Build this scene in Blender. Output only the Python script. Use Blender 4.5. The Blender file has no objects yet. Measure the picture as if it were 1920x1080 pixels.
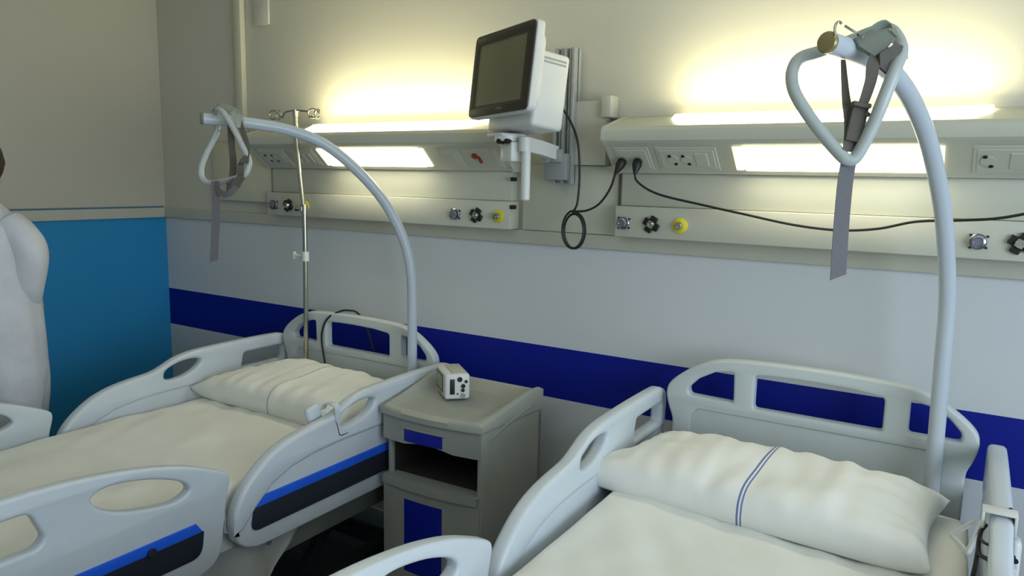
import bpy, bmesh, math, random
from mathutils import Vector, Matrix, Euler, noise
random.seed(7)
PI = math.pi
COL = bpy.context.scene.collection
SC = bpy.context.scene

# ------------------------------------------------------------------ materials
def lin(c):
    return tuple((v/255/12.92 if v/255 <= 0.04045 else ((v/255+0.055)/1.055)**2.4) for v in c)
def mat(name, rgb, rough=.5, metal=0.0, var=.06, scale=8, bump=0.0, bscale=60, emit=None, estr=0, spec=.5, sss=0, alpha=1, trans=0):
    m = bpy.data.materials.new(name); m.use_nodes = True
    nt = m.node_tree; b = nt.nodes['Principled BSDF']
    c = lin(rgb)
    tc = nt.nodes.new('ShaderNodeTexCoord')
    nz = nt.nodes.new('ShaderNodeTexNoise'); nz.inputs['Scale'].default_value = scale; nz.inputs['Detail'].default_value = 4
    nt.links.new(tc.outputs['Object'], nz.inputs['Vector'])
    rp = nt.nodes.new('ShaderNodeValToRGB')
    rp.color_ramp.elements[0].position = .3; rp.color_ramp.elements[1].position = .7
    rp.color_ramp.elements[0].color = (*[v*(1-var) for v in c], 1)
    rp.color_ramp.elements[1].color = (*[min(1, v*(1+var)) for v in c], 1)
    nt.links.new(nz.outputs['Fac'], rp.inputs['Fac']); nt.links.new(rp.outputs['Color'], b.inputs['Base Color'])
    b.inputs['Roughness'].default_value = rough; b.inputs['Metallic'].default_value = metal
    b.inputs['Specular IOR Level'].default_value = spec
    b.inputs['Alpha'].default_value = alpha
    b.inputs['Transmission Weight'].default_value = trans
    if bump:
        n2 = nt.nodes.new('ShaderNodeTexNoise'); n2.inputs['Scale'].default_value = bscale; n2.inputs['Detail'].default_value = 3
        nt.links.new(tc.outputs['Object'], n2.inputs['Vector'])
        bp = nt.nodes.new('ShaderNodeBump'); bp.inputs['Strength'].default_value = bump; bp.inputs['Distance'].default_value = .01
        nt.links.new(n2.outputs['Fac'], bp.inputs['Height']); nt.links.new(bp.outputs['Normal'], b.inputs['Normal'])
    if emit:
        b.inputs['Emission Color'].default_value = (*lin(emit), 1); b.inputs['Emission Strength'].default_value = estr
    return m
def banded(m, stops, axis='Z', coord='Object'):
    """recolour a material by height: stops = [(z_low, rgb), ...] ascending; metres (Object coords)"""
    nt = m.node_tree; b = nt.nodes['Principled BSDF']
    tc = nt.nodes.new('ShaderNodeTexCoord'); sp = nt.nodes.new('ShaderNodeSeparateXYZ')
    nt.links.new(tc.outputs[coord], sp.inputs[0])
    prev = None
    for z, rgb in stops:
        c = lin(rgb)
        if prev is None:
            r = nt.nodes.new('ShaderNodeRGB'); r.outputs[0].default_value = (*c, 1); prev = r.outputs[0]; continue
        gt = nt.nodes.new('ShaderNodeMath'); gt.operation = 'GREATER_THAN'; gt.inputs[1].default_value = z
        nt.links.new(sp.outputs[axis], gt.inputs[0])
        mx = nt.nodes.new('ShaderNodeMix'); mx.data_type = 'RGBA'
        nt.links.new(gt.outputs[0], mx.inputs[0]); nt.links.new(prev, mx.inputs[6]); mx.inputs[7].default_value = (*c, 1)
        prev = mx.outputs[2]
    nt.links.new(prev, b.inputs['Base Color'])
    return m

WALL = (205, 205, 200)
M = {}
M['wall_back'] = banded(mat('wall_paint_back', WALL, .6, bump=.02, bscale=160, spec=.3), [(-9, (198, 203, 206)), (.8174, (0, 24, 138)), (1.0292, (203, 208, 210)), (1.45, (198, 196, 182))])
M['wall_left'] = banded(mat('wall_paint_left', WALL, .6, bump=.02, bscale=160, spec=.3), [(-9, (38, 136, 190)), (1.443, (186, 182, 166))])
M['wall'] = mat('wall_paint', WALL, .6)
M['ceiling'] = mat('ceiling_paint', (210, 210, 205), .8)
M['floor'] = mat('vinyl_floor', (70, 74, 74), .35, var=.15, scale=30)
M['rail'] = mat('wall_rail_plastic', (184, 183, 168), .45, var=.03)
M['unit'] = mat('powder_coated_housing', (192, 193, 178), .38, var=.02)
M['unit2'] = mat('cream_panel', (196, 194, 172), .45, var=.03)
M['bezel'] = mat('black_bezel', (46, 40, 32), .3, var=.1)
M['screen'] = mat('dark_screen', (112, 108, 84), .3, var=.05)
M['white'] = mat('white_plastic', (214, 216, 214), .4, var=.03)
M['alu'] = mat('brushed_aluminium', (176, 180, 178), .45, .35, var=.08, scale=40)
M['gunmetal'] = mat('gunmetal', (150, 154, 166), .25, .8)
M['chrome'] = mat('chrome', (200, 200, 190), .16, 1)
M['steel'] = mat('steel_pole', (190, 188, 170), .2, 1)
M['black'] = mat('black_rubber', (18, 20, 20), .45)
M['cord'] = mat('black_cord', (16, 20, 18), .5)
M['yellow'] = mat('yellow_ring', (214, 200, 40), .4)
M['red'] = mat('red_switch', (150, 50, 30), .4)
M['bed'] = mat('bed_plastic', (196, 205, 212), .38, var=.02)
M['board'] = mat('headboard_plastic', (190, 198, 198), .4, var=.02)
M['blue'] = mat('blue_stripe', (30, 95, 225), .4)
M['dark'] = mat('charcoal_panel', (34, 38, 50), .45)
M['frame'] = mat('bed_frame_paint', (120, 124, 116), .5)
M['darkframe'] = mat('dark_mechanism', (40, 44, 46), .6)
M['sheet'] = mat('cotton_sheet', (226, 228, 223), .9, var=.02, bump=.3, bscale=12, spec=.1)
M['cab'] = mat('bedside_plastic', (152, 156, 148), .5, var=.04, bump=.05, bscale=250)
M['cabshade'] = mat('bedside_niche_shade', (48, 46, 42), .8)  # shade of the open niche, put into a dark colour
M['navy'] = mat('navy_inset', (14, 32, 150), .35)
M['pole'] = mat('pole_enamel', (186, 196, 204), .3, var=.02)
M['brass'] = mat('end_plug', (150, 138, 95), .3, .4)
M['strap'] = mat('grey_webbing', (106, 104, 108), .85, var=.04, scale=120)
M['strapdark'] = mat('dark_webbing', (92, 88, 80), .85, var=.05, scale=120)
M['gripw'] = mat('handle_plastic', (176, 184, 182), .35)
M['grey'] = mat('grey_plastic', (150, 154, 152), .45)
M['clamp'] = mat('translucent_clamp', (146, 150, 136), .4)
M['lamp'] = mat('lit_diffuser', (255, 250, 225), .4, emit=(255, 244, 196), estr=7)
M['lampdown'] = mat('lit_reading_diffuser', (255, 250, 225), .4, emit=(255, 244, 204), estr=5)
M['lampend'] = mat('diffuser_end', (240, 235, 200), .4, emit=(255, 244, 190), estr=2.2)
M['gown'] = mat('white_gown', (196, 199, 206), .8, var=.08, bump=.9, bscale=11)
M['skin'] = mat('skin', (190, 140, 115), .55)
M['hair'] = mat('brown_hair', (64, 46, 34), .6, var=.3, scale=80, bump=.5, bscale=150)
M['trouser'] = mat('beige_trousers', (170, 158, 138), .8)
M['shoe'] = mat('white_clog', (210, 210, 205), .5)
M['glass'] = mat('window_glass', (200, 215, 225), .1, emit=(205, 225, 255), estr=.5)

# ------------------------------------------------------------------ mesh helpers
def finish(me, m, angle=40):
    mats = m if isinstance(m, (list, tuple)) else [m]
    for x in mats: me.materials.append(x)
    for p in me.polygons: p.use_smooth = True
    me.set_sharp_from_angle(angle=math.radians(angle))
def obj(name, bm, m, parent=None, angle=40):
    me = bpy.data.meshes.new(name)
    bmesh.ops.recalc_face_normals(bm, faces=bm.faces)
    bm.to_mesh(me); bm.free()
    finish(me, m, angle)
    o = bpy.data.objects.new(name, me); COL.objects.link(o)
    if parent: o.parent = parent; o.matrix_parent_inverse = parent_inv(parent)
    return o
def parent_inv(p):
    mw = Matrix.Identity(4); q = p
    chain = []
    while q: chain.append(q); q = q.parent
    for q in reversed(chain):
        mw = mw @ q.matrix_parent_inverse @ q.matrix_basis
    return mw.inverted()
def thing(name, label, cat, loc=(0, 0, 0), rz=0, group=None):
    o = bpy.data.objects.new(name, None); COL.objects.link(o)
    o.empty_display_size = .05
    o.location = loc; o.rotation_euler = (0, 0, rz)
    return tag(o, label, cat, group)
def tag(o, label, cat, group=None):
    o['label'] = label; o['category'] = cat
    if group: o['group'] = group
    return o
def struct(o):
    o['kind'] = 'structure'; return o
def box(bm, c, s, bev=0, seg=2, rot=None, mi=0):
    """box centred at c with size s"""
    r = bmesh.ops.create_cube(bm, size=1)
    vs = r['verts']
    for v in vs: v.co = Vector((v.co.x*s[0], v.co.y*s[1], v.co.z*s[2]))
    fs = set(f for v in vs for f in v.link_faces)
    if bev:
        es = list(set(e for v in vs for e in v.link_edges))
        rb = bmesh.ops.bevel(bm, geom=es, offset=bev, segments=seg, affect='EDGES', profile=.5)
        fs = set(rb['faces']); vs = list(set(v for f in rb['faces'] for v in f.verts))
        # include the flat faces
        seen = set(vs); stack = list(vs)
        while stack:
            v = stack.pop()
            for e in v.link_edges:
                w = e.other_vert(v)
                if w not in seen: seen.add(w); stack.append(w)
        vs = list(seen); fs = set(f for v in vs for f in v.link_faces)
    R = rot if rot is not None else Matrix.Identity(3)
    for v in vs: v.co = R @ v.co + Vector(c)
    for f in fs: f.material_index = mi
    return vs
def span(bm, a, b, bev=0, seg=2, mi=0):
    c = [(a[i]+b[i])/2 for i in range(3)]; s = [abs(b[i]-a[i]) for i in range(3)]
    return box(bm, c, s, bev, seg, mi=mi)
def catmull(P, n=6, closed=False):
    P = [Vector(p) for p in P]; out = []; N = len(P)
    rng = N if closed else N-1
    for i in range(rng):
        if closed: p0, p1, p2, p3 = P[i-1], P[i], P[(i+1) % N], P[(i+2) % N]
        else: p0, p1, p2, p3 = P[max(i-1, 0)], P[i], P[i+1], P[min(i+2, N-1)]
        for k in range(n):
            t = k/n
            out.append(.5*((2*p1)+(-p0+p2)*t+(2*p0-5*p1+4*p2-p3)*t*t+(-p0+3*p1-3*p2+p3)*t**3))
    if not closed: out.append(P[-1])
    return out
def tube(bm, P, r, seg=12, closed=False, cap=True, flat=None, mi=0, side=None):
    """sweep a circle (or a flat rectangle flat=(w,t)) along P. r float or list."""
    P = [Vector(p) for p in P]; N = len(P)
    T = []
    for i in range(N):
        if closed: t = P[(i+1) % N]-P[i-1]
        else: t = P[min(i+1, N-1)]-P[max(i-1, 0)]
        T.append(t.normalized())
    if side is not None: nrm = Vector(side)
    else: nrm = Vector((0, 0, 1)) if abs(T[0].z) < .9 else Vector((1, 0, 0))
    rings = []
    for i in range(N):
        t = T[i]
        if side is not None and flat: nrm = Vector(side)
        nrm = (nrm - t*nrm.dot(t)).normalized(); bn = t.cross(nrm)
        rr = r[i] if isinstance(r, (list, tuple)) else r
        ring = []
        if flat:
            w, th = flat
            for a, b in ((-w/2, -th/2), (w/2, -th/2), (w/2, th/2), (-w/2, th/2)):
                ring.append(bm.verts.new(P[i]+nrm*a+bn*b))
        else:
            for k in range(seg):
                a = 2*PI*k/seg
                ring.append(bm.verts.new(P[i]+nrm*math.cos(a)*rr+bn*math.sin(a)*rr))
        rings.append(ring)
    S = len(rings[0]); fs = []
    for i in range(N if closed else N-1):
        a, b = rings[i], rings[(i+1) % N]
        for k in range(S):
            fs.append(bm.faces.new((a[k], a[(k+1) % S], b[(k+1) % S], b[k])))
    if cap and not closed:
        fs.append(bm.faces.new(rings[0][::-1])); fs.append(bm.faces.new(rings[-1]))
    for f in fs: f.material_index = mi
def lathe(bm, prof, c=(0, 0, 0), axis='Z', seg=24, mi=0, rot=None):
    """prof = [(r, h)...]"""
    rings = []
    A = {'Z': Matrix.Identity(3), 'Y': Matrix.Rotation(PI/2, 3, 'X'), 'X': Matrix.Rotation(PI/2, 3, 'Y')}[axis]
    if rot is not None: A = rot
    for r, h in prof:
        if r < 1e-5: rings.append([bm.verts.new(A @ Vector((0, 0, h))+Vector(c))]); continue
        rings.append([bm.verts.new(A @ Vector((r*math.cos(2*PI*k/seg), r*math.sin(2*PI*k/seg), h))+Vector(c)) for k in range(seg)])
    for a, b in zip(rings, rings[1:]):
        if len(a) == 1 and len(b) == 1: continue
        for k in range(seg):
            k2 = (k+1) % seg
            if len(a) == 1: f = bm.faces.new((a[0], b[k2], b[k]))
            elif len(b) == 1: f = bm.faces.new((a[k], a[k2], b[0]))
            else: f = bm.faces.new((a[k], a[k2], b[k2], b[k]))
            f.material_index = mi
def cyl(bm, c, r, h, axis='Z', seg=24, bev=0, mi=0, rot=None):
    b = bev or min(r, h)*.05
    lathe(bm, [(0, -h/2), (r-b, -h/2), (r, -h/2+b), (r, h/2-b), (r-b, h/2), (0, h/2)], c, axis, seg, mi, rot)
def prism(bm, prof, x0, x1, mi=0, mapper=None):
    """profile in (y,z) extruded along x"""
    mp = mapper or (lambda x, a, b: (x, a, b))
    A = [bm.verts.new(mp(x0, a, b)) for a, b in prof]; B = [bm.verts.new(mp(x1, a, b)) for a, b in prof]
    n = len(prof); fs = []
    for k in range(n): fs.append(bm.faces.new((A[k], A[(k+1) % n], B[(k+1) % n], B[k])))
    fs.append(bm.faces.new(A[::-1])); fs.append(bm.faces.new(B))
    for f in fs: f.material_index = mi
def roundpoly(P, r, n=5):
    """round the corners of a 2-D polygon; r float or list"""
    out = []; N = len(P)
    for i in range(N):
        a, b, c = Vector(P[i-1]), Vector(P[i]), Vector(P[(i+1) % N])
        rr = r[i] if isinstance(r, (list, tuple)) else r
        u = (a-b); v = (c-b)
        d = min(rr, u.length*.45, v.length*.45)
        if d < 1e-4: out.append(tuple(b)); continue
        p0 = b+u.normalized()*d; p2 = b+v.normalized()*d
        for k in range(n+1):
            t = k/n; q = p0*(1-t)**2+b*2*t*(1-t)+p2*t*t
            out.append((q.x, q.y))
    return out
def plate(loops, thick, bevel, mapper, bm=None, mi=0):
    """flat plate with holes and rounded edges. loops[0] outer, rest holes, 2-D."""
    cu = bpy.data.curves.new('tmp', 'CURVE'); cu.dimensions = '2D'; cu.fill_mode = 'BOTH'
    cu.extrude = max(thick/2-bevel, 0.0001); cu.bevel_depth = bevel; cu.bevel_resolution = 2; cu.offset = -bevel
    for L in loops:
        s = cu.splines.new('POLY'); s.points.add(len(L)-1)
        for p, q in zip(s.points, L): p.co = (q[0], q[1], 0, 1)
        s.use_cyclic_u = True
    o = bpy.data.objects.new('tmp', cu); COL.objects.link(o)
    dg = bpy.context.evaluated_depsgraph_get()
    me = bpy.data.meshes.new_from_object(o.evaluated_get(dg))
    bpy.data.objects.remove(o); bpy.data.curves.remove(cu)
    for v in me.vertices: v.co = Vector(mapper(*v.co))
    bm2 = bm or bmesh.new(); n0 = len(bm2.faces)
    bm2.from_mesh(me); bm2.faces.ensure_lookup_table()
    for f in bm2.faces[n0:]: f.material_index = mi
    bmesh.ops.remove_doubles(bm2, verts=bm2.verts, dist=1e-5)
    bpy.data.meshes.remove(me)
    return bm2
def at2(cx, cy, rx, ry, n=24, p=2.0, rot=0):
    out = []
    for k in range(n):
        a = 2*PI*k/n; c, s = math.cos(a), math.sin(a)
        x = rx*abs(c)**(2/p)*(1 if c >= 0 else -1); y = ry*abs(s)**(2/p)*(1 if s >= 0 else -1)
        out.append((cx+x*math.cos(rot)-y*math.sin(rot), cy+x*math.sin(rot)+y*math.cos(rot)))
    return out

# ------------------------------------------------------------------ camera
Rv = Vector((0.84835782, 0.5290076, 0.02097534)); Uv = Vector((-0.09418711, 0.11182149, 0.98925464)); Fv = Vector((-0.52097773, 0.84121752, -0.14469033))
cam = bpy.data.cameras.new('camera'); co = bpy.data.objects.new('camera', cam); COL.objects.link(co)
mw = Matrix((( Rv.x, Uv.x, -Fv.x, 3.9771), (Rv.y, Uv.y, -Fv.y, -2.6044), (Rv.z, Uv.z, -Fv.z, 1.70), (0, 0, 0, 1)))
co.matrix_world = mw; cam.lens = 1394.27/1920*36; cam.sensor_width = 36; cam.clip_start = .02
SC.camera = co

# ------------------------------------------------------------------ room shell
RX, RY, RZ = 6.2, -4.6, 2.95
def slab(name, a, b, m):
    bm = bmesh.new(); span(bm, a, b); return struct(obj(name, bm, m))
slab('floor', (-.1, RY-.1, -.1), (RX+.1, .1, 0), M['floor'])
slab('ceiling', (-.1, RY-.1, RZ), (RX+.1, .1, RZ+.1), M['ceiling'])
slab('wall_back', (-.1, 0, 0), (RX+.1, .1, RZ), M['wall_back'])
slab('wall_left', (-.1, RY, 0), (0, 0, RZ), M['wall_left'])
slab('wall_front', (-.1, RY-.1, 0), (RX+.1, RY, RZ), M['wall'])
# right wall with a window opening
bm = bmesh.new()
span(bm, (RX, RY, 0), (RX+.1, 0, .9)); span(bm, (RX, RY, 2.5), (RX+.1, 0, RZ))
span(bm, (RX, RY, .9), (RX+.1, -3.6, 2.5)); span(bm, (RX, -.9, .9), (RX+.1, 0, 2.5))
struct(obj('wall_right', bm, M['wall']))
bm = bmesh.new()
for y in (-3.6, -2.25, -.94): span(bm, (RX+.01, y, .9), (RX+.07, y+.045, 2.5))
span(bm, (RX+.01, -3.6, .9), (RX+.07, -.9, .95)); span(bm, (RX+.01, -3.6, 2.45), (RX+.07, -.9, 2.5))
w1 = struct(obj('window_1', bm, M['white']))
bm = bmesh.new(); span(bm, (RX+.035, -3.57, .93), (RX+.045, -.93, 2.47)); obj('window_glass', bm, M['glass'], w1)

# wall rails (bumper strip), back wall and left wall
bm = bmesh.new(); prism(bm, roundpoly([(-.001, 1.4423), (-.016, 1.4423), (-.018, 1.4975), (-.001, 1.4975)], .004), .0, RX); struct(obj('trim_1', bm, M['rail']))
bm = bmesh.new()
prism(bm, roundpoly([(.001, 1.4423), (.016, 1.4423), (.018, 1.4975), (.001, 1.4975)], .004), RY, -.018, mapper=lambda x, a, b: (a, x, b)); struct(obj('trim_2', bm, M['rail']))
bm = bmesh.new(); span(bm, (.0005, RY, 1.4985), (.012, -.018, 1.506)); struct(obj('trim_3', bm, mat('dark_blue_edge', (70, 110, 140), .6)))  # thin dark blue line along the top of the left wall rail
# skirting
bm = bmesh.new(); span(bm, (0, -.014, 0), (RX, -.001, .09), .003); struct(obj('baseboard_back', bm, M['grey']))
bm = bmesh.new(); span(bm, (.001, RY, 0), (.014, -.014, .09), .003); struct(obj('baseboard_left', bm, M['grey']))

# vertical cable conduit and a cover plate high on the wall
bm = bmesh.new(); span(bm, (.688, -.032, 1.862), (.742, -.001, RZ-.002), .004)
tag(obj('cable_conduit', bm, M['unit2']), 'cream vertical cable conduit running up the back wall above left lamp unit', 'conduit')
bm = bmesh.new(); span(bm, (.815, -.012, 2.43), (.928, -.001, 2.56), .004)
tag(obj('wall_cover_plate', bm, mat('blank_plate', (200, 196, 185), .5)), 'small square blank cover plate high on the back wall beside the conduit', 'cover plate')
bm = bmesh.new()
span(bm, (.50, -.042, 1.557), (.952, -.001, 1.86), .006)
tag(obj('wall_box', bm, M['unit2']), 'cream wall box against the left end of the left lamp unit', 'wall box')
# white boxing between the two lamp units
t = thing('trunking_box', 'white boxed trunking on wall between the two lamp units', 'trunking', (2.6, -.001, 1.45))
bm = bmesh.new(); span(bm, (2.42, -.022, 1.499), (2.835, -.001, 1.757), .004); obj('lower_panel', bm, M['unit'], t)
bm = bmesh.new(); span(bm, (2.60, -.05, 1.758), (2.79, -.001, 1.995), .005); obj('upper_panel', bm, M['unit'], t)
bm = bmesh.new(); span(bm, (2.775, -.075, 1.93), (2.815, -.001, 2.01), .006); obj('end_cap', bm, M['unit'], t)

# ------------------------------------------------------------------ bed head lamp units
def slant(x, t, off=0):
    """a point on the slanted socket face; t 0 = bottom, 1 = top"""
    y0, z0, y1, z1 = -.072, 1.735, -.168, 1.823
    n = Vector((0, -(z1-z0), (y1-y0))).normalized()   # outward, forward and down
    if n.y > 0: n = -n
    return Vector((x, y0+(y1-y0)*t, z0+(z1-z0)*t))+n*off
def slant_plate(bm, x0, x1, t0, t1, off, bevx=.004, mi=0, base=-.002):
    q = [slant(x0+bevx, t0, off), slant(x1-bevx, t0, off), slant(x1-bevx, t1, off), slant(x0+bevx, t1, off)]
    b = [slant(x0, t0-.02, base), slant(x1, t0-.02, base), slant(x1, t1+.02, base), slant(x0, t1+.02, base)]
    Q = [bm.verts.new(v) for v in q]; B = [bm.verts.new(v) for v in b]
    fs = [bm.faces.new(Q), bm.faces.new(B[::-1])]
    for k in range(4): fs.append(bm.faces.new((B[k], B[(k+1) % 4], Q[(k+1) % 4], Q[k])))
    for f in fs: f.material_index = mi
SN = Matrix.Rotation(math.radians(90+47.5-0), 3, 'X')
def slant_disc(bm, x, t, r, h, off, mi=0, seg=16):
    d = slant(x, t, 1)-slant(x, t, 0)
    R = Vector((0, 0, 1)).rotation_difference(d).to_matrix()
    lathe(bm, [(0, 0), (r, 0), (r, h), (0, h)], slant(x, t, off), seg=seg, mi=mi, rot=R)

def gas_outlet(parent, x, kind):
    z = 1.551; y = -.081
    bm = bmesh.new()
    lab = None
    if kind == 'round':
        lathe(bm, [(0, 0), (.023, 0), (.023, .006), (.019, .009), (.019, .022), (.013, .024), (.011, .018), (0, .018)], (x, y, z), 'Y', 24)
        for a in (-.7, .6, 2.4, 3.9):
            cyl(bm, (x+.027*math.cos(a), y-.002, z+.027*math.sin(a)), .0035, .004, 'Y', 8, mi=1)
        lathe(bm, [(.019, .009), (.0205, .011), (.0205, .016), (.019, .018)], (x, y, z), 'Y', 24, mi=1)
        lab = 'round chrome gas outlet'
    elif kind == 'cross':
        for k in range(4):
            a = PI/4*2*k+.5
            R = Matrix.Rotation(a, 3, 'Y')
            box(bm, Vector((x, y-.006, z))+R @ Vector((.022, 0, 0)), (.016, .012, .026), .002, 1, R, mi=1)
        cyl(bm, (x, y-.004, z), .02, .008, 'Y', 20, mi=1)
        lathe(bm, [(0, 0), (.016, 0), (.0155, .016), (.011, .022), (.006, .022), (.005, .016), (0, .016)], (x, y, z), 'Y', 20)
        lab = 'black cross shaped gas outlet with chrome centre'
    else:
        lathe(bm, [(0, 0), (.027, 0), (.027, .005), (.02, .008), (0, .008)], (x, y, z), 'Y', 24, mi=1)
        lathe(bm, [(0, 0), (.014, 0), (.015, .02), (.011, .026), (.006, .026), (.005, .018), (0, .018)], (x, y, z), 'Y', 20)
        lab = 'yellow ringed gas outlet with chrome centre'
    mm = {'round': [M['gunmetal'], M['black']], 'cross': [M['chrome'], M['black']], 'yellow': [M['chrome'], M['yellow']]}[kind]
    o = obj('gas_outlet', bm, mm, parent)
    o['label'] = lab

def lamp_unit(x0, x1, up, down, label, outlets):
    t = thing('bed_head_lamp_unit', label, 'lamp unit', ((x0+x1)/2, 0, 1.5))
    # upper housing
    prof = [(-.001, 1.731), (-.068, 1.731)]+[(-.168, 1.823)]+[(-.185, 1.828), (-.198, 1.84), (-.203, 1.858), (-.2, 1.875), (-.188, 1.888)]+[(-.10, 1.912), (-.02, 1.932), (-.001, 1.934)]
    bm = bmesh.new(); prism(bm, prof, x0, x1); obj('housing', bm, M['unit'], t, 30)
    for xe, s in ((x0, -1), (x1, 1)):
        bm = bmesh.new(); prism(bm, [(a*1.015, 1.83+(b-1.83)*1.03) for a, b in prof], xe, xe+s*.012)
        for v in bm.verts:
            if v.co.y > -.001: v.co.y = -.001
        obj('end_cap', bm, M['unit'], t, 30)
    bm = bmesh.new(); span(bm, (x0+.01, -.052, 1.613), (x1-.01, -.001, 1.7305), .002); obj('back_panel', bm, M['unit'], t)
    bm = bmesh.new(); span(bm, (x0, -.081, 1.5), (x1, -.001, 1.612), .004); g = obj('gas_panel', bm, M['unit'], t)
    # up light diffuser lying on the sloping top
    u0, u1 = up
    def top(x, s, off):
        y = -.186+(.186-.02)*s; z = 1.8885+(1.932-1.8885)*s
        return Vector((x, y, z))+Vector((0, -.25, .968))*off
    bm = bmesh.new(); n = 24; row = []
    for i in range(n+1):
        x = u0+(u1-u0)*i/n; e = abs(2*i/n-1)
        s0 = .03+.62*max(0, (e-.82)/.18)**2
        row.append([bm.verts.new(top(x, s, o)) for s, o in ((s0, .0), (s0, .006), (.5*(s0+1), .012), (.985, .009), (.985, 0))])
    for a, b in zip(row, row[1:]):
        for k in range(4): bm.faces.new((a[k], b[k], b[k+1], a[k+1]))
    bm.faces.new(row[0]); bm.faces.new(row[-1][::-1])
    d = obj('uplight_diffuser', bm, M['lamp'], t); d['label'] = 'glowing upper light strip'
    # reading light diffuser on the slanted face
    d0, d1 = down
    bm = bmesh.new(); slant_plate(bm, d0+.03, d1-.03, .17, .93, .009, .006)
    d = obj('reading_light_diffuser', bm, M['lampdown'], t); d['label'] = 'glowing lower light panel'
    for e0, e1 in ((d0, d0+.0299), (d1-.0299, d1)):
        bm = bmesh.new(); slant_plate(bm, e0, e1, .17, .93, .006, .004); obj('diffuser_end', bm, M['lampend'], t)
    for x, k in outlets: gas_outlet(g, x, k)
    return t

U1 = lamp_unit(.967, 2.395, (1.27, 2.26), (1.40, 2.02), 'left bed head lamp unit on wall with lit strips and gas outlets',
    [(1.02, 'round'), (1.123, 'cross'), (1.236, 'yellow'), (2.13, 'round'), (2.237, 'cross'), (2.342, 'yellow')])
U2 = lamp_unit(2.852, 4.28, (3.05, 3.99), (3.285, 3.885), 'right bed head lamp unit on wall behind the right lifting pole',
    [(2.888, 'round'), (2.995, 'cross'), (3.10, 'yellow'), (3.988, 'round'), (4.088, 'cross'), (4.19, 'yellow')])

for z in (1.59, 1.70):
    bm = bmesh.new(); span(bm, (2.398, -.085, z-.008), (2.412, -.055, z+.008), .002); obj('end_latch', bm, M['black'], U1)
def socket_plate(parent, x0, x1, sockets=(), blank=None, switch=None, red=None):
    bm = bmesh.new(); slant_plate(bm, x0, x1, .12, .93, .0025)
    slant_plate(bm, x0+.012, x1-.012, .2, .84, .0042, .002, base=.002)
    for s in sockets:
        slant_disc(bm, s, .52, .0185, .0025, .0042, 0)
        for dx, dt in ((-.008, .14), (.008, -.14)):
            slant_disc(bm, s+dx, .52+dt, .0062, .0008, .0068, 2, 10)
    if blank: slant_plate(bm, blank[0], blank[1], .3, .74, .0062, .002, base=.004)
    if switch:
        for sx in switch: slant_plate(bm, sx-.012, sx+.012, .3, .74, .0075, .002, base=.004)
    if red:
        slant_disc(bm, red-.004, .66, .013, .007, .0045, 3, 16)
        slant_plate(bm, red+.006, red+.016, .38, .6, .012, .002, 3, base=.004)
    o = obj('socket_plate', bm, [M['unit'], M['grey'], M['black'], M['red']], parent)
    return o
socket_plate(U2, 2.868, 3.0)
socket_plate(U2, 3.02, 3.235, (3.078, 3.125), (3.155, 3.2))
socket_plate(U2, 3.95, 4.12, (3.99,), (4.04, 4.09))
socket_plate(U1, .99, 1.175, (1.04, 1.085), (1.11, 1.15))
socket_plate(U1, 1.2, 1.37, (), None, (1.245, 1.285, 1.325))
socket_plate(U1, 2.085, 2.19, (), (2.11, 2.165))
socket_plate(U1, 2.2, 2.375, (), None, None, 2.268)

# ------------------------------------------------------------------ patient monitor on its wall rail
t = thing('monitor_wall_mount', 'aluminium wall rail with white swivel arm carrying the patient monitor', 'wall mount', (2.62, -.03, 1.69))
bm = bmesh.new()
for dx, w, d in ((-.036, .012, .075), (-.018, .01, .06), (0, .012, .075), (.018, .01, .06), (.036, .012, .075)):
    span(bm, (2.622+dx-w/2, -.0225-d*.75, 1.688), (2.622+dx+w/2, -.0225, 2.188), .0015, 1)
span(bm, (2.58, -.045, 1.69), (2.664, -.0505, 2.186))
obj('rail', bm, M['alu'], t)
bm = bmesh.new(); span(bm, (2.565, -.115, 1.70), (2.66, -.081, 1.80), .006); span(bm, (2.58, -.135, 1.765), (2.645, -.1, 1.815), .008)
cyl(bm, (2.59, -.14, 1.775), .012, .03, 'Y'); obj('slider', bm, M['grey'], t)
bm = bmesh.new(); tube(bm, [(2.615, -.12, 1.80), (2.612, -.24, 1.815), (2.60, -.345, 1.825)], 1, flat=(.05, .03), side=(0, 0, 1)); obj('arm', bm, M['white'], t)
bm = bmesh.new(); box(bm, (2.565, -.34, 1.795), (.075, .06, .07), .008, 2, Matrix.Rotation(-.45, 3, 'Z'))
cyl(bm, (2.545, -.345, 1.842), .045, .022, 'Z'); cyl(bm, (2.625, -.355, 1.82), .022, .05, 'Z')
box(bm, (2.53, -.33, 1.853), (.11, .1, .012), .004, 1, Matrix.Rotation(-.45, 3, 'Z'))
obj('swivel', bm, M['white'], t)
for dx in (-.02, .012):
    bm = bmesh.new(); cyl(bm, (2.56+dx, -.38, 1.83), .009, .03, 'Y'); obj('lock_knob', bm, M['black'], t)
bm = bmesh.new(); cyl(bm, (2.632, -.357, 1.715), .0155, .175, 'Z', 24, .004); obj('handle', bm, M['white'], t)

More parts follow.
